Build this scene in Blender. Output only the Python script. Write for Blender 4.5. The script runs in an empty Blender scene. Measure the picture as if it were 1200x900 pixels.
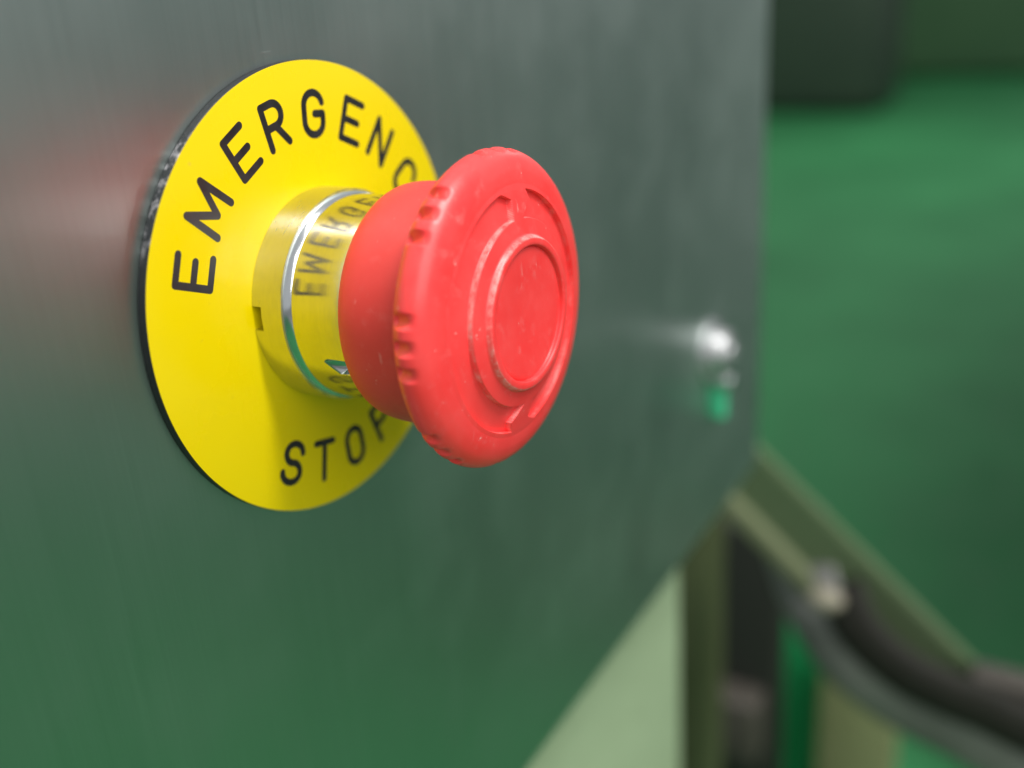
import bpy, bmesh, math, random
from mathutils import Vector, Matrix

S = bpy.context.scene
COL = S.collection
MM = 0.001
H0 = 0.80                      # height of the button axis above the floor, metres
rad = math.radians

# ------------------------------------------------------------------ camera
# world axes: X along the panel, Y into the panel, Z up; button axis through (0, *, H0)
CAMP = Vector((-0.0982127, -0.0886872, H0 + 0.0350694))
RIGHT = Vector((0.50069, -0.86316, -0.065287))
UPV = Vector((0.343096, 0.128643, 0.930449))
BACK = Vector((-0.794729, -0.488267, 0.360557))
cd = bpy.data.cameras.new('camera')
cam = bpy.data.objects.new('camera', cd); COL.objects.link(cam)
cam.matrix_world = Matrix(((RIGHT.x, UPV.x, BACK.x, CAMP.x), (RIGHT.y, UPV.y, BACK.y, CAMP.y),
                           (RIGHT.z, UPV.z, BACK.z, CAMP.z), (0, 0, 0, 1)))
FPX = 1157.0
cd.sensor_width = 36.0; cd.lens = 36.0 * FPX / 1200.0
cd.clip_start = 0.005; cd.clip_end = 200
cd.dof.use_dof = True; cd.dof.focus_distance = 0.1175; cd.dof.aperture_fstop = 8.6
S.camera = cam

# ------------------------------------------------------------------ room light, lamps, exposure
w = bpy.data.worlds.new('World'); S.world = w; w.use_nodes = True
bg = w.node_tree.nodes['Background']
bg.inputs['Color'].default_value = (0.93, 0.98, 1.0, 1); bg.inputs['Strength'].default_value = 0.46

def lamp(name, loc, target, sx, sy, energy, color):
    l = bpy.data.lights.new(name, 'AREA'); l.shape = 'RECTANGLE'; l.size = sx; l.size_y = sy
    l.energy = energy; l.color = color
    o = bpy.data.objects.new(name, l); COL.objects.link(o); o.location = loc
    o.rotation_euler = (Vector(target) - Vector(loc)).to_track_quat('-Z', 'Y').to_euler()
    return o
# ceiling lamp straight above the button, a little in front of the panel
lamp('ceiling_and_fill_lamp', (0.0, -1.0, H0 + 1.95), (0, -0.02, H0), 0.26, 1.0, 53, (1.0, 0.985, 0.95))
# added fill lamps: one lifts the plate's shadow, one brightens the far floor
lamp('ceiling_and_fill_lamp', (-1.3, -2.6, H0 + 1.7), (0, 0, H0), 2.2, 2.2, 52, (1.0, 0.99, 0.97))
lamp('ceiling_and_fill_lamp', (5.0, 0.6, H0 + 1.95), (5.0, 0.6, 0), 0.3, 1.6, 40, (1.0, 0.985, 0.95))

S.view_settings.view_transform = 'Standard'; S.view_settings.look = 'None'
S.view_settings.exposure = 0.0; S.view_settings.gamma = 1.0
S.render.engine = 'CYCLES'
S.cycles.use_denoising = True
S.cycles.max_bounces = 10; S.cycles.glossy_bounces = 6
S.cycles.caustics_reflective = True
S.cycles.sample_clamp_indirect = 6.0

# ------------------------------------------------------------------ helpers
def at(u, v, depth):           # photograph pixel + depth along the view -> world point
    return CAMP + (RIGHT * ((u - 600) / FPX) - UPV * ((v - 450) / FPX) - BACK) * depth
def on_y(u, v, y):             # pixel -> point on the vertical plane Y = y
    d = at(u, v, 1.0) - CAMP
    return CAMP + d * ((y - CAMP.y) / d.y)
def on_z(u, v, z):
    d = at(u, v, 1.0) - CAMP
    return CAMP + d * ((z - CAMP.z) / d.z)

def link(name, me, mat, parent=None):
    o = bpy.data.objects.new(name, me); COL.objects.link(o)
    if mat is not None and not me.materials: me.materials.append(mat)
    if parent is not None: o.parent = parent
    return o
def tag(o, label, cat, group=None):
    o['label'] = label; o['category'] = cat
    if group: o['group'] = group
    return o
def empty(name, loc, label, cat):
    o = bpy.data.objects.new(name, None); COL.objects.link(o); o.location = loc
    o.empty_display_size = 0.01
    return tag(o, label, cat)
def structure(o): o['kind'] = 'structure'; return o
def finish(bm, smooth=None):
    bmesh.ops.recalc_face_normals(bm, faces=bm.faces)
    me = bpy.data.meshes.new('mesh'); bm.to_mesh(me); bm.free()
    if smooth is not None:
        me.polygons.foreach_set('use_smooth', [True] * len(me.polygons))
        if smooth < 180: me.set_sharp_from_angle(angle=rad(smooth))
    return me
def box(x0, x1, y0, y1, z0, z1, bev=0.0, seg=3):
    bm = bmesh.new()
    bmesh.ops.create_cube(bm, size=1.0)
    for v in bm.verts:
        v.co = Vector(((x0 + x1) / 2 + v.co.x * (x1 - x0), (y0 + y1) / 2 + v.co.y * (y1 - y0), (z0 + z1) / 2 + v.co.z * (z1 - z0)))
    if bev:
        bmesh.ops.bevel(bm, geom=list(bm.edges), offset=bev, segments=seg, profile=0.5, affect='EDGES')
    return finish(bm, 35)
def add_box(bm, c, s):
    r = bmesh.ops.create_cube(bm, size=1.0)
    for v in r['verts']: v.co = Vector((c[0] + v.co.x * s[0], c[1] + v.co.y * s[1], c[2] + v.co.z * s[2]))
    return r['verts']

# axial surface: (h, r) rings round the button axis, angle measured clockwise from up as the camera side sees it
def axial(rings, nseg, fn=None, cap0=False, cap1=False, smooth=40):
    verts, faces, wear = [], [], []
    m = len(rings)
    for i, (h, r) in enumerate(rings):
        for k in range(nseg):
            a = 2 * math.pi * k / nseg
            q = (h, r) if fn is None else fn(h, r, math.degrees(a), i)
            hh, rr = q[0], q[1]; wear.append(q[2] if len(q) > 2 else 0.0)
            verts.append((math.sin(a) * rr * MM, -hh * MM, math.cos(a) * rr * MM))
    for i in range(m - 1):
        for k in range(nseg):
            k2 = (k + 1) % nseg
            faces.append((i * nseg + k, i * nseg + k2, (i + 1) * nseg + k2, (i + 1) * nseg + k))
    if cap0: faces.append(tuple(range(nseg)))
    if cap1: faces.append(tuple((m - 1) * nseg + k for k in range(nseg)))
    me = bpy.data.meshes.new('mesh'); me.from_pydata(verts, [], faces)
    bm = bmesh.new(); bm.from_mesh(me); bpy.data.meshes.remove(me)
    me = finish(bm, smooth)
    if any(wear):
        at_ = me.attributes.new('wear', 'FLOAT', 'POINT'); at_.data.foreach_set('value', wear)
    return me
def catmull(pts, n):
    out = []
    p = [pts[0]] + list(pts) + [pts[-1]]
    for i in range(1, len(p) - 2):
        for j in range(n):
            t = j / n
            out.append(tuple(0.5 * ((2 * p[i][c]) + (-p[i-1][c] + p[i+1][c]) * t + (2*p[i-1][c] - 5*p[i][c] + 4*p[i+1][c] - p[i+2][c]) * t*t
                       + (-p[i-1][c] + 3*p[i][c] - 3*p[i+1][c] + p[i+2][c]) * t**3) for c in (0, 1)))
    out.append(tuple(pts[-1]))
    return out
def sstep(a, b, x):
    t = min(1, max(0, (x - a) / (b - a))); return t * t * (3 - 2 * t)
def wrap(a): return (a + 180) % 360 - 180

# ------------------------------------------------------------------ materials
class NT:
    def __init__(s, name):
        s.m = bpy.data.materials.new(name); s.m.use_nodes = True
        s.t = s.m.node_tree; s.b = s.t.nodes['Principled BSDF']
        s.tc = s.t.nodes.new('ShaderNodeTexCoord')
    def set(s, **k):
        for a, v in k.items(): s.b.inputs[a.replace('_', ' ')].default_value = v
        return s
    def n(s, typ, **k):
        x = s.t.nodes.new('ShaderNode' + typ)
        for a, v in k.items(): setattr(x, a, v)
        return x
    def l(s, a, b): s.t.links.new(a, b)
    def mapping(s, scale):
        mp = s.n('Mapping'); mp.inputs['Scale'].default_value = scale
        s.l(s.tc.outputs['Object'], mp.inputs['Vector']); return mp.outputs[0]
    def noise(s, scale, vec=None, detail=4, rough=0.55):
        x = s.n('TexNoise'); x.inputs['Scale'].default_value = scale
        x.inputs['Detail'].default_value = detail; x.inputs['Roughness'].default_value = rough
        s.l(vec if vec is not None else s.tc.outputs['Object'], x.inputs['Vector']); return x.outputs['Fac']
    def ramp(s, fac, stops):
        r = s.n('ValToRGB'); e = r.color_ramp.elements
        while len(e) < len(stops): e.new(0.5)
        for i, (p, c) in enumerate(stops):
            e[i].position = p; e[i].color = c if len(c) == 4 else (*c, 1)
        s.l(fac, r.inputs[0]); return r.outputs[0]
    def rng(s, fac, a, b, c, d):
        r = s.n('MapRange'); r.inputs[1].default_value = a; r.inputs[2].default_value = b
        r.inputs[3].default_value = c; r.inputs[4].default_value = d
        s.l(fac, r.inputs[0]); return r.outputs[0]
    def mix(s, fac, a, b):
        x = s.n('Mix', data_type='RGBA')
        if isinstance(fac, (int, float)): x.inputs[0].default_value = fac
        else: s.l(fac, x.inputs[0])
        for v, i in ((a, 6), (b, 7)):
            if isinstance(v, tuple): x.inputs[i].default_value = (*v[:3], 1)
            else: s.l(v, x.inputs[i])
        return x.outputs[2]
    def math(s, op, a, b):
        x = s.n('Math', operation=op)
        for v, i in ((a, 0), (b, 1)):
            if isinstance(v, (int, float)): x.inputs[i].default_value = v
            else: s.l(v, x.inputs[i])
        return x.outputs[0]
    def color(s, sock): s.l(sock, s.b.inputs['Base Color']); return s
    def rough(s, sock): s.l(sock, s.b.inputs['Roughness']); return s
    def bump(s, h, strength, dist):
        x = s.n('Bump'); x.inputs['Strength'].default_value = strength; x.inputs['Distance'].default_value = dist
        s.l(h, x.inputs['Height']); s.l(x.outputs[0], s.b.inputs['Normal']); return s

def m_steel():
    s = NT('brushed_steel').set(Metallic=1.0, Anisotropic=0.65)
    fine = s.noise(1.0, s.mapping((4200, 900, 40)), 3)
    mid = s.noise(1.0, s.mapping((420, 300, 9)), 3)
    big = s.noise(11.0, None, 3)
    v = s.math('ADD', s.math('MULTIPLY', fine, 0.32), s.math('ADD', s.math('MULTIPLY', mid, 0.14), s.math('MULTIPLY', big, 0.54)))
    s.color(s.ramp(v, [(0.3, (0.455, 0.505, 0.490)), (0.7, (0.535, 0.590, 0.572))]))
    # a few hair scratches and wiped smears
    scr = s.noise(1.0, s.mapping((90, 90, 1400)), 2); scr2 = s.noise(40, None, 3)
    hair = s.math('MULTIPLY', s.rng(scr, 0.735, 0.76, 0, 0.10), s.rng(scr2, 0.52, 0.6, 0, 1))
    s.rough(s.math('ADD', s.rng(v, 0.3, 0.7, 0.41, 0.48), s.math('ADD', hair, s.rng(scr2, 0.45, 0.7, 0, 0.05))))
    s.bump(v, 0.03, 0.0002)
    tg = s.n('Tangent', direction_type='UV_MAP', uv_map='grain'); s.l(tg.outputs[0], s.b.inputs['Tangent'])
    return s.m
def m_chrome(name, c=(0.74, 0.74, 0.73), r0=0.06, r1=0.16):
    s = NT(name).set(Metallic=1.0)
    ns = s.noise(220, None, 4); sc = s.noise(1.0, s.mapping((500, 3000, 500)), 3)
    v = s.math('ADD', s.math('MULTIPLY', ns, 0.6), s.math('MULTIPLY', sc, 0.4))
    s.color(s.mix(s.rng(v, 0.35, 0.7, 0, 1), c, tuple(x * 0.82 for x in c)))
    s.rough(s.rng(v, 0.3, 0.7, r0, r1)); s.bump(v, 0.08, 0.0001)
    return s.m
def m_yellow():
    s = NT('yellow_laminate').set(Roughness=0.3, Coat_Weight=0.22, Coat_Roughness=0.16, Specular_IOR_Level=0.25)
    b = s.noise(35, None, 3); d = s.noise(420, None, 3)
    base = s.mix(s.rng(b, 0.3, 0.7, 0, 1), (0.79, 0.60, 0.0004), (0.82, 0.63, 0.0006))
    s.color(s.mix(s.rng(d, 0.68, 0.76, 0, 0.35), base, (0.55, 0.43, 0.06)))
    sm = s.noise(90, None, 4, 0.65); sc = s.noise(1.0, s.mapping((3000, 300, 160)), 2); sd = s.noise(1.0, s.mapping((220, 300, 2600)), 2)
    lines = s.math('ADD', s.rng(sc, 0.72, 0.76, 0, 0.18), s.rng(sd, 0.73, 0.77, 0, 0.18))
    s.rough(s.math('ADD', s.rng(sm, 0.35, 0.7, 0.22, 0.42), lines)); s.bump(s.math('ADD', d, s.math('MULTIPLY', lines, -4.0)), 0.05, 0.0001)
    return s.m
def m_core():
    s = NT('black_laminate_core').set(Roughness=0.5)
    d = s.noise(800, None, 3, 0.6); g = s.noise(220, None, 3)
    # pale glue and saw marks left on the upper side of the cut edge
    sep = s.n('SeparateXYZ'); s.l(s.tc.outputs['Object'], sep.inputs[0])
    patch = s.math('MULTIPLY', s.rng(sep.outputs['Z'], 0.0105, 0.0145, 0, 1), s.rng(sep.outputs['Z'], 0.0240, 0.0225, 0, 1))
    fac = s.math('MULTIPLY', s.rng(s.math('ADD', d, s.math('MULTIPLY', g, 0.35)), 0.66, 0.86, 0, 0.7), patch)
    s.color(s.mix(fac, (0.010, 0.010, 0.013), (0.50, 0.47, 0.50))); s.bump(d, 0.5, 0.0002)
    return s.m
def m_red(name, base, dark, rough=0.36, dust=1.0):
    s = NT(name).set(Coat_Weight=0.15, Coat_Roughness=0.3)
    s.b.inputs['Subsurface Weight'].default_value = 0.12
    s.b.inputs['Subsurface Radius'].default_value = (1.0, 0.15, 0.1); s.b.inputs['Subsurface Scale'].default_value = 0.0012
    big = s.noise(160, None, 4); fine = s.noise(2200, None, 3, 0.6); med = s.noise(520, None, 5, 0.7)
    col = s.mix(s.rng(big, 0.35, 0.65, 0, 1), base, dark)
    at_ = s.n('Attribute', attribute_name='wear')
    ew = s.math('MULTIPLY', at_.outputs['Fac'], s.rng(med, 0.44, 0.60, 0.10, 0.7))
    col = s.mix(ew, col, (0.86, 0.50, 0.46))
    scf = s.noise(1.0, s.mapping((900, 900, 260)), 3)
    sx = s.math('MULTIPLY', s.rng(scf, 0.69, 0.76, 0, 0.30 * dust), s.rng(big, 0.48, 0.58, 0, 1))
    col = s.mix(sx, col, (0.86, 0.52, 0.49))
    sp = s.noise(1500, None, 2); spk = s.math('MULTIPLY', s.rng(sp, 0.70, 0.76, 0, 0.65 * dust), s.rng(med, 0.50, 0.60, 0, 1))
    col = s.mix(spk, col, (0.85, 0.60, 0.56))
    haze = s.math('MULTIPLY', s.rng(med, 0.54, 0.72, 0, 0.20 * dust), s.rng(big, 0.45, 0.6, 0.2, 1))
    col = s.mix(haze, col, (0.85, 0.42, 0.40))
    s.color(col); s.rough(s.rng(med, 0.3, 0.7, rough - 0.04, rough + 0.12)); s.bump(fine, 0.06, 0.0001)
    return s.m
def m_paint(name, a, b, rough=0.4, scale=9, coat=0.0, spec=0.5):
    s = NT(name).set(Coat_Weight=coat, Coat_Roughness=0.2)
    s.b.inputs['Specular IOR Level'].default_value = spec
    n1 = s.noise(scale, None, 5, 0.6); n2 = s.noise(scale * 14, None, 4)
    v = s.math('ADD', s.math('MULTIPLY', n1, 0.75), s.math('MULTIPLY', n2, 0.25))
    s.color(s.mix(s.rng(v, 0.35, 0.65, 0, 1), a, b)); s.rough(s.rng(n2, 0.3, 0.7, rough - 0.05, rough + 0.1))
    s.bump(n2, 0.08, 0.0005)
    return s.m
def m_plain(name, c, rough=0.4):
    s = NT(name); d = s.noise(600, None, 3)
    s.color(s.mix(s.rng(d, 0.35, 0.7, 0, 1), c, tuple(x * 1.35 + 0.004 for x in c))); s.rough(s.rng(d, 0.3, 0.7, rough - 0.06, rough + 0.1))
    return s.m

STEEL = m_steel(); COLLAR = m_chrome('satin_chrome', (0.70, 0.70, 0.70), 0.20, 0.29); SLEEVE = m_chrome('worn_chrome', (0.72, 0.72, 0.71), 0.09, 0.18); CHROME = m_chrome('bright_chrome', (0.84, 0.85, 0.86), 0.10, 0.22)
YEL = m_yellow(); CORE = m_core(); INK = m_plain('engraved_black', (0.016, 0.015, 0.016), 0.38)
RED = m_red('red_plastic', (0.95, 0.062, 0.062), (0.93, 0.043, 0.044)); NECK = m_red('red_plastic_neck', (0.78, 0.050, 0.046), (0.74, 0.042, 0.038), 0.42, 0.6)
FLOOR = m_paint('green_floor_paint', (0.024, 0.160, 0.054), (0.042, 0.245, 0.086), 0.6, 1.6, 0.0, 0.15)
CONCRETE = m_paint('grey_concrete', (0.36, 0.36, 0.35), (0.42, 0.42, 0.41), 0.7, 2.0)
SAGE = m_paint('sage_paint', (0.31, 0.40, 0.24), (0.34, 0.44, 0.27), 0.5)
OLIVE = m_paint('olive_paint', (0.055, 0.068, 0.026), (0.07, 0.085, 0.035), 0.5)
LOLIVE = m_paint('pale_olive_paint', (0.16, 0.18, 0.08), (0.20, 0.22, 0.105), 0.45)
GREENP = m_paint('vivid_green_paint', (0.016, 0.34, 0.11), (0.022, 0.40, 0.13), 0.4)
BLACK = m_plain('gap_shade_black', (0.008, 0.009, 0.006), 0.6); TAUPE = m_paint('taupe_paint', (0.048, 0.042, 0.034), (0.064, 0.056, 0.045), 0.6)
DGREEN = m_paint('dark_green_paint', (0.020, 0.042, 0.024), (0.028, 0.055, 0.030), 0.5, 2)
MGREEN = m_paint('mid_green_paint', (0.050, 0.135, 0.055), (0.065, 0.16, 0.065), 0.6, 2)
GUARD = m_paint('worn_guard_metal', (0.10, 0.10, 0.095), (0.19, 0.19, 0.18), 0.42, 45); GUARDIN = m_paint('guard_inside_shade', (0.016, 0.016, 0.013), (0.026, 0.025, 0.021), 0.6, 30, 0.0, 0.15)
CREAM = m_plain('cream_plastic', (0.22, 0.20, 0.15), 0.5); TABG = m_plain('tab_reflected_green', (0.06, 0.50, 0.26), 0.25)

# ------------------------------------------------------------------ setting
PF = 0.0014                                    # panel front face, just behind the legend plate
fb = bmesh.new()
bmesh.ops.create_grid(fb, x_segments=8, y_segments=8, size=40.0)
structure(link('floor', finish(fb), CONCRETE))
gz = bmesh.new()                               # green painted zone round the machine, 4 mm above the concrete
gv = [gz.verts.new(p) for p in ((-6, -1.7, 0.004), (40, -1.7, 0.004), (40, 30, 0.004), (-6, 30, 0.004))]
gz.faces.new(gv)
structure(link('painted_floor', finish(gz), FLOOR))

# steel panel: shallow tray with rounded edges
XR, ZB = 0.2069, H0 - 0.1192
pn = box(-0.55, XR, PF, PF + 0.012, ZB, H0 + 0.42, 0.0012, 3)
uv = pn.uv_layers.new(name='grain')
for lp in pn.loops:
    c = pn.vertices[lp.vertex_index].co; uv.data[lp.index].uv = (c.x, c.z)
panel = link('steel_panel', pn, STEEL)
tag(panel, 'large brushed stainless steel panel that carries the red push button', 'panel')

# ------------------------------------------------------------------ legend plate
plate = empty('legend_plate', (0, 0, H0), 'round yellow engraved plate with black lettering behind the red button', 'sign plate')
R0 = 30.0
core = axial([(-1.43, 12), (-1.43, R0 - 0.15), (-1.3, R0 + 0.02), (-0.2, R0 + 0.02), (-0.14, R0 - 0.05), (-0.14, 12)], 240, smooth=40)
link('core', core, CORE, plate)
face = link('face', axial([(-0.14, 11), (-0.15, R0 - 0.10), (-0.05, R0 - 0.02), (0.0, R0 - 0.16), (0.0, 11)], 240, smooth=40), YEL, plate)

def stroke_mesh(paths, wd, frame):
    """round-ended engraved strokes as one thin letter; paths are polylines in letter millimetres"""
    bm = bmesh.new(); lay = 0
    def top(poly, z):
        vs = [bm.verts.new(frame(x, y, z)) for x, y in poly]
        f = bm.faces.new(vs)
    for path in paths:
        for i in range(len(path) - 1):
            (x0, y0), (x1, y1) = path[i], path[i + 1]
            a = math.atan2(y1 - y0, x1 - x0); poly = []
            for k in range(9):
                t = a + math.pi / 2 + math.pi * k / 8
                poly.append((x0 + wd / 2 * math.cos(t), y0 + wd / 2 * math.sin(t)))
            for k in range(9):
                t = a - math.pi / 2 + math.pi * k / 8
                poly.append((x1 + wd / 2 * math.cos(t), y1 + wd / 2 * math.sin(t)))
            lay += 1
            top(poly, 0.010 + 0.0012 * lay)
    me = bpy.data.meshes.new('mesh'); bm.to_mesh(me); bm.free()
    return me
def arc(cx, cy, rx, ry, a0, a1, n=12):
    return [(cx + rx * math.cos(rad(a0 + (a1 - a0) * i / n)), cy + ry * math.sin(rad(a0 + (a1 - a0) * i / n))) for i in range(n + 1)]
CH = 5.25                                       # centre-line cap height
def glyph(c):
    h = CH
    if c == 'E': x = 1.75; return [[(x, h), (-x, h), (-x, 0), (x + .05, 0)], [(-x, h * .5), (x - .55, h * .5)]]
    if c == 'M': return [[(-2.35, 0), (-2.2, h), (0, h * .22), (2.2, h), (2.35, 0)]]
    if c == 'R': return [[(-1.6, 0), (-1.6, h)], [(-1.6, h), (0.2, h)] + arc(0.2, h * .74, 1.4, h * .26, 90, -90)[1:] + [(-1.6, h * .48)], [(0.1, h * .48), (1.7, 0)]]
    if c == 'G': return [arc(0, h - 1.65, 1.75, 1.65, 15, 180) + [(-1.75, 1.65)] + arc(0, 1.65, 1.75, 1.65, 180, 360)[1:] + [(1.75, h * .5), (0.2, h * .5)]]
    if c == 'N': return [[(-1.7, 0), (-1.7, h), (1.7, 0), (1.7, h)]]
    if c in 'C': return [arc(0, h - 1.65, 1.7, 1.65, 15, 180) + [(-1.7, 1.65)] + arc(0, 1.65, 1.7, 1.65, 180, 345)[1:]]
    if c == 'Y': return [[(-1.8, h), (0, h * .5), (1.8, h)], [(0, h * .5), (0, 0)]]
    if c == 'S': return [arc(0, h - 1.33, 1.6, 1.33, 10, 180, 14) + arc(0, h - 1.33, 1.6, 1.33, 180, 255, 6)[1:] + arc(0, 1.33, 1.7, 1.38, 75, 0, 6) + arc(0, 1.33, 1.7, 1.33, 0, -175, 14)[1:]]
    if c == 'T': return [[(-1.75, h), (1.75, h)], [(0, h), (0, 0)]]
    if c == 'O': return [arc(0, h - 1.6, 1.6, 1.6, 0, 180) + arc(0, 1.6, 1.6, 1.6, 180, 360) + [(1.6, h - 1.6)]]
    if c == 'P': return [[(-1.5, 0), (-1.5, h)], [(-1.5, h), (0.1, h)] + arc(0.1, h * .75, 1.45, h * .25, 90, -90)[1:] + [(-1.5, h * .5)]]
def letter(c, ang, rbase, outward):
    a = rad(ang)
    ur = Vector((math.sin(a), math.cos(a)))              # radial
    ut = Vector((math.cos(a), -math.sin(a)))             # clockwise tangent
    if outward: fx, fy, base = ut, ur, rbase
    else: fx, fy, base = -ut, -ur, rbase
    def frame(x, y, z):
        p = ur * base + fx * x + fy * y
        return (p.x * MM, -z * MM, p.y * MM)
    link('letter', stroke_mesh(glyph(c), 0.96, frame), INK, face)
for c, a in zip('EMERGENCY', (-68.9, -50.3, -29.3, -13.0, 5.0, 23.9, 40.4, 59.2, 77.5)): letter(c, a, 20.75, True)
for c, a in zip('STOP', (-151.4, -167.1, 176.4, 160.0)): letter(c, a, 26.15, False)

# ------------------------------------------------------------------ emergency stop button
btn = empty('emergency_stop_button', (0, 0, H0), 'red mushroom push button with chrome collar standing out of the yellow plate', 'push button')

# collar: base nut with a notch, a bright chamfer ring, then the upper sleeve with an alignment slot
def lerp_rings(a, b, n): return [(a[0] + (b[0] - a[0]) * i / n, a[1] + (b[1] - a[1]) * i / n) for i in range(n + 1)]
base_r = [(0.0, 13.2), (0.0, 14.0)] + lerp_rings((0.05, 14.08), (4.75, 14.02), 40) + [(4.85, 13.98)] 
def fbase(h, r, a, i):
    a = wrap(a)
    k = sstep(-93.9, -93.4, a) * (1 - sstep(-82.4, -81.9, a))
    if h < 4 and k > 0: 
        d = k * (1 - sstep(1.30, 1.45, h)); r = r - 1.9 * d
    return h, r
collar = link('collar', axial(base_r + [(5.0, 12.5)], 720, fbase, smooth=30), COLLAR, btn)
link('trim_ring', axial([(4.80, 13.2), (4.86, 13.96), (5.05, 13.92), (5.75, 13.52), (5.85, 13.40), (5.85, 12.6)], 240, smooth=30), CHROME, collar)
def fsl(h, r, a, i):
    a = wrap(a); lo, hi = -117.5, -108.0
    if lo - 1 < a < hi + 1:
        x = (a - lo) / (hi - lo)                        # 0 lower edge .. 1 upper edge
        start = 9.3 + abs(x - 0.8) * 2.2
        d = sstep(lo - .25, lo + .25, a) * (1 - sstep(hi - .25, hi + .25, a)) * min(1, max(0, (h - start) / 1.6)) * (0.25 + 0.75 * (1 - x))
        r -= 1.7 * d
    return h, r
link('sleeve', axial([(5.6, 13.36)] + lerp_rings((5.9, 13.38), (15.5, 13.30), 90) + [(15.5, 12.0)], 1080, fsl, smooth=35), SLEEVE, collar)

# red neck (skirt below the mushroom head)
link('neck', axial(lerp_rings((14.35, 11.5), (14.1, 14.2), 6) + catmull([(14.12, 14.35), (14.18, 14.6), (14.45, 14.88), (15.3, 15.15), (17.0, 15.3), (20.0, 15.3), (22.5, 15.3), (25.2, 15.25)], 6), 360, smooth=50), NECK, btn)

# mushroom head
body = [(25.0, 12.0), (25.0, 15.0), (24.75, 17.2), (24.72, 17.9)]
body += catmull([(24.80, 18.15), (25.0, 18.45), (25.5, 18.95), (26.3, 19.38), (27.2, 19.45), (28.15, 19.05), (28.95, 18.2), (29.45, 17.05), (29.70, 16.0), (29.80, 15.35)], 9)[:-1]
FACE = [(15.35, 29.80), (14.7, 29.98), (12.0, 30.60), (9.75, 31.08)]
def face_h(r):
    for (r0, h0), (r1, h1) in zip(FACE, FACE[1:]):
        if r <= r0 and r >= r1: return h0 + (h1 - h0) * (r0 - r) / (r0 - r1)
    return 31.08
r = 15.35
while r > 9.75:
    body.append((face_h(r), r)); r -= 0.04
body += [(31.10, 9.62), (31.16, 9.50), (31.42, 9.36), (31.66, 9.26), (31.80, 9.14), (31.84, 9.0), (31.86, 8.6), (31.85, 8.40), (31.82, 8.32), (31.74, 8.25), (31.5, 8.20), (31.25, 8.18), (31.15, 8.0)]
def piece(x, pts):
    if x <= pts[0][0]: return pts[0][1]
    for (a, b), (c, d) in zip(pts, pts[1:]):
        if x <= c: return b + (d - b) * (x - a) / (c - a)
    return pts[-1][1]
TOP = [(11.3, -4.5), (13.7, -1.4), (14.9, -9.5)]
BOT = [(11.3, -173.5), (13.5, -163.0), (14.9, -166.5)]
def fhead(h, r, a, i):
    wr = 0.0
    if 10.9 < r < 15.2 and h > 29.6:
        for off in (0.0, 180.0):
            b = wrap(a - off)
            hi, lo = piece(r, TOP), piece(r, BOT)
            s = sstep(11.38, 11.50, r) * (1 - sstep(14.68, 14.80, r))
            s *= sstep(lo - 0.3, lo + 0.3, b) * (1 - sstep(hi - 0.3, hi + 0.3, b))
            h -= 0.72 * s
            wr = max(wr, 4 * s * (1 - s) if r < 13 else 0.6 * 4 * s * (1 - s))
    if h > 31.2 and 9.0 < r < 9.6: wr = 0.7
    if 24.6 < h < 28.9 and r > 17.0:
        b = (a + 86 + 22.5) % 45 - 22.5                  # eight groups of three grip notches
        dd = 0.0
        for c in (-8.9, 0.0, 8.9):
            x = b - c
            if abs(x) < 2.8: dd = max(dd, 1 - (x / 2.8) ** 2)
        if dd > 0:
            r -= 0.85 * dd * sstep(24.75, 25.7, h) * (1 - sstep(26.4, 28.6, h))
    return h, r, wr
head = link('mushroom_head', axial(body, 1080, fhead, cap0=False, smooth=60), RED, btn)
disc = [(31.05, 8.35), (31.05, 8.19)] 
disc += catmull([(31.22, 8.10), (31.36, 7.9), (31.42, 7.4), (31.40, 6.0), (31.30, 3.0), (31.27, 0.05)], 6)
link('centre_disc', axial(disc, 240, cap1=True, smooth=60), RED, head)

# ------------------------------------------------------------------ panel latch near the panel's far edge
def lathe(profile, nseg=48, cap=True, smooth=40):
    return axial(profile, nseg, smooth=smooth, cap1=cap)
p0 = on_y(832, 412, PF)
latch = empty('panel_latch', (p0.x, PF, p0.z), 'small chrome latch knob with a tab painted floor-reflection green on the steel panel', 'latch')
KNOB = m_chrome('worn_knob_chrome', (0.58, 0.58, 0.59), 0.40, 0.55)
link('knob', lathe([(-0.2, 9.0), (1.2, 9.0), (1.8, 8.4), (2.0, 6.6), (5.0, 6.4), (5.6, 5.9), (6.0, 5.0), (6.1, 3.2), (7.0, 3.0), (7.4, 2.4), (7.5, 0.05)]), KNOB, latch)
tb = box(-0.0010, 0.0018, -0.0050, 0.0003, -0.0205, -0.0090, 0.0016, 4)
link('tab', tb, TABG, latch)  # green base colour paints the floor's reflection onto the tab
link('tab_cap', box(-0.0020, 0.0028, -0.0068, 0.0003, -0.0105, -0.0070, 0.0010, 3), CHROME, latch)
pv = link('pivot_screw', lathe([(-0.3, 2.2), (1.4, 2.2), (2.2, 1.7), (2.7, 0.05)]), CHROME, latch)
pv.location = (0.0125, 0, -0.0095)

# ------------------------------------------------------------------ machine parts seen below and beyond the panel
YC = PF + 0.012
xr = on_y(797, 720, YC).x
cab = link('machine_cabinet', box(-0.55, xr, YC, YC + 0.03, 0.0, H0 + 0.30, 0.001, 2), SAGE)
tag(cab, 'pale sage green cabinet side under the steel panel', 'cabinet')

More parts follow.
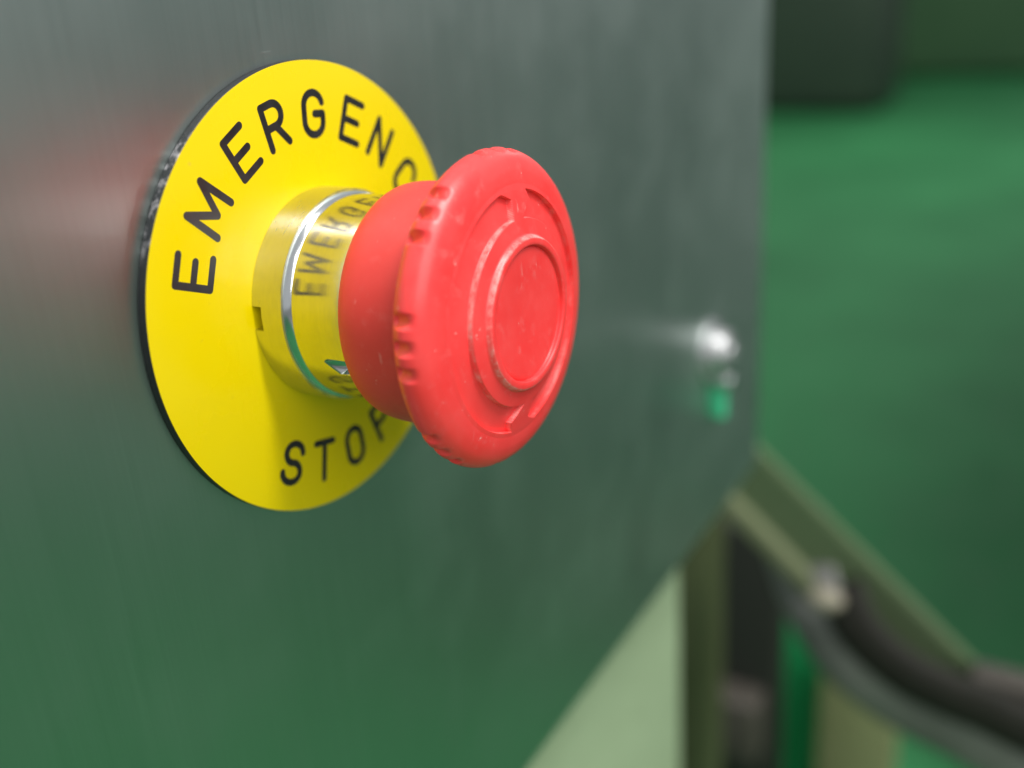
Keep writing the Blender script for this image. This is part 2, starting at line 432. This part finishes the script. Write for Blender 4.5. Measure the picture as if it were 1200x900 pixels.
def on_x(u, v, x):
    d = at(u, v, 1.0) - CAMP
    return CAMP + d * ((x - CAMP.x) / d.x)
def post(name, u0, u1, v, x, depth, vtop, mat, label, cat):
    a, b, zt = on_x(u1, v, x).y, on_x(u0, v, x).y, on_x((u0 + u1) / 2, vtop, x).z
    return tag(link(name, box(x, x + depth, a, b, 0.0, zt, 0.002, 2), mat), label, cat)
post('frame_post', 786, 826, 760, 0.29, 0.03, 560, OLIVE, 'olive green upright between the pale cabinet and the black block in the shaded gap', 'post')
x = 0.40
a, b = on_x(912, 760, x).y, on_x(814, 760, x).y
dark = empty('gap_shade_block', (x, (a + b) / 2, 0), 'black block standing in for the shade in the gap under the panel corner', 'machine')
link('body', box(0, 0.02, -(b - a) / 2, (b - a) / 2, 0, on_x(860, 620, x).z, 0.002, 2), BLACK, dark)  # black block puts the shade of the gap into colour
zt, zb_ = on_x(870, 800, x).z, on_x(870, 870, x).z
link('crossbar', box(-0.02, 0.002, -(b - a) / 2 + 0.006, (b - a) / 2 - 0.003, zb_, zt, 0.004, 3), TAUPE, dark)
post('green_post', 908, 962, 800, 0.46, 0.02, 690, GREENP, 'vivid green upright to the right of the black block in the shaded gap', 'post')
post('olive_post', 958, 1050, 850, 0.43, 0.02, 740, LOLIVE, 'wide pale olive upright under the curved metal guard', 'post')

# inclined strut: an angle section in a plane square to the panel, sloping down to the floor in front of the machine
XS = 0.27
T0, T1 = on_x(842, 483, XS), on_x(1150, 790, XS)     # upper edge
L0, L1 = on_x(842, 556, XS), on_x(985, 722, XS)      # lower edge
d = (T1 - T0).normalized()
nn = Vector((0, -d.z, d.y)); nn = nn if nn.z > 0 else -nn
wd = abs((L1 - T0).dot(nn)); length = (T0.z - 0.01) / -d.z
def bar(w0, w1, x0, x1, l0, l1):
    bm = bmesh.new(); vs = []
    for xx in (x0, x1):
        for (l, wv) in ((l0, w0), (l1, w0), (l1, w1), (l0, w1)):
            p = d * l + nn * wv; vs.append(bm.verts.new((xx, p.y, p.z)))
    for f in ((0, 1, 2, 3), (7, 6, 5, 4), (0, 4, 5, 1), (1, 5, 6, 2), (2, 6, 7, 3), (3, 7, 4, 0)): bm.faces.new([vs[i] for i in f])
    bmesh.ops.bevel(bm, geom=list(bm.edges), offset=0.0012, segments=2, affect='EDGES')
    return finish(bm, 35)
FLANGE = m_paint('strut_edge_paint', (0.12, 0.14, 0.075), (0.145, 0.17, 0.09), 0.6)
strut = empty('inclined_strut', T0, 'olive green sloping strut running down from the corner of the steel panel', 'strut')
link('web', bar(-wd, 0, 0, 0.006, -0.03, length), m_paint('strut_green_paint', (0.085, 0.125, 0.06), (0.10, 0.15, 0.072), 0.6), strut)
link('flange', bar(-wd - 0.001, -wd + 0.006, -0.008, 0.0055, -0.03, length), FLANGE, strut)

# curved metal guard under the strut: flattened bright rim; a dark band paints the shade inside the curve
def band(pts, ra, rb, n=20, sub=10):
    P = [Vector(p) for p in pts]; q = []
    ext = [P[0] * 2 - P[1]] + P + [P[-1] * 2 - P[-2]]
    for i in range(1, len(ext) - 2):
        for j in range(sub):
            t = j / sub
            q.append(0.5 * (2 * ext[i] + (ext[i+1] - ext[i-1]) * t + (2*ext[i-1] - 5*ext[i] + 4*ext[i+1] - ext[i+2]) * t*t + (3*ext[i] - ext[i-1] - 3*ext[i+1] + ext[i+2]) * t**3))
    q.append(P[-1])
    bm = bmesh.new(); rings = []; ax = Vector((1, 0, 0))
    for i, c in enumerate(q):
        tg = (q[min(i + 1, len(q) - 1)] - q[max(i - 1, 0)]).normalized()
        u = ax.cross(tg).normalized()
        rings.append([bm.verts.new(c + u * ra * math.cos(2 * math.pi * k / n) + ax * rb * math.sin(2 * math.pi * k / n)) for k in range(n)])
    for a, b in zip(rings, rings[1:]):
        for k in range(n): bm.faces.new((a[k], a[(k + 1) % n], b[(k + 1) % n], b[k]))
    bm.faces.new(rings[0]); bm.faces.new(rings[-1])
    return finish(bm, 60)
def hp(pts): return [on_x(u, v, x) for u, v, x in pts]
gp = hp([(926, 600, .285), (936, 652, .277), (957, 714, .262), (1000, 776, .252), (1064, 824, .252), (1140, 862, .252), (1240, 930, .25), (1340, 1100, .26)])
gr = empty('curved_guard', gp[0], 'curved grey metal guard with its shaded inside painted dark below the sloping strut', 'guard')
link('rim', band([p - gp[0] for p in gp], 0.0150, 0.0050), GUARD, gr)
lp_ = hp([(985, 690, .262), (1006, 738, .252), (1052, 782, .249), (1112, 814, .249), (1175, 842, .249), (1260, 905, .25), (1350, 1090, .26)])
link('shaded_inside', band([p - gp[0] for p in lp_], 0.0105, 0.0050), GUARDIN, gr)
ft = on_x(968, 702, 0.250) - gp[0]
bm = bmesh.new(); bmesh.ops.create_icosphere(bm, subdivisions=3, radius=0.0065, matrix=Matrix.Translation(ft) @ Matrix.Diagonal((0.8, 1.1, 0.75, 1)))
link('clip', finish(bm, 60), CREAM, gr)

# small taupe junction box fixed to the side of the strut
ja, jb = on_x(1140, 772, XS - 0.001), on_x(1300, 900, XS - 0.001)
jx = link('junction_box', box(XS - 0.012, XS + 0.001, jb.y, ja.y, jb.z, ja.z, 0.003, 3), TAUPE)
tag(jx, 'taupe junction box fixed to the sloping strut behind the curved guard', 'box')

# big rounded block added out of view to the right to shade the floor
shade_block = link('floor_shade_block', box(0.72, 2.7, -1.15, -0.145, 0.0, 0.92, 0.08, 8), m_paint('dark_teal_paint', (0.030, 0.085, 0.065), (0.040, 0.105, 0.080), 0.6, 3, 0.0, 0.3))
tag(shade_block, 'unseen dark teal block added to shade the green floor beside the strut', 'machine')

# far machines on the floor
f0, f1, f2 = on_z(896, 135, 0), on_z(1035, 130, 0), on_z(1230, 60, 0)
def far_box(name, pa, pb, h, mat, label):
    o = link(name, box(min(pa.x, pb.x), min(pa.x, pb.x) + 0.8, min(pa.y, pb.y), max(pa.y, pb.y), 0, h, 0.10, 5), mat)
    return tag(o, label, 'machine')
far_box('far_machine', Vector((f0.x, on_z(860, 138, 0).y, 0)), Vector((f0.x, f1.y, 0)), 1.2, DGREEN, 'dark machine standing far off on the green floor')
e0 = on_z(1040, 92, 0)
far_box('green_machine', Vector((e0.x, e0.y + 0.5, 0)), Vector((e0.x, on_z(1240, 92, 0).y, 0)), 2.0, MGREEN, 'mid green machine far off to the right of the dark one')
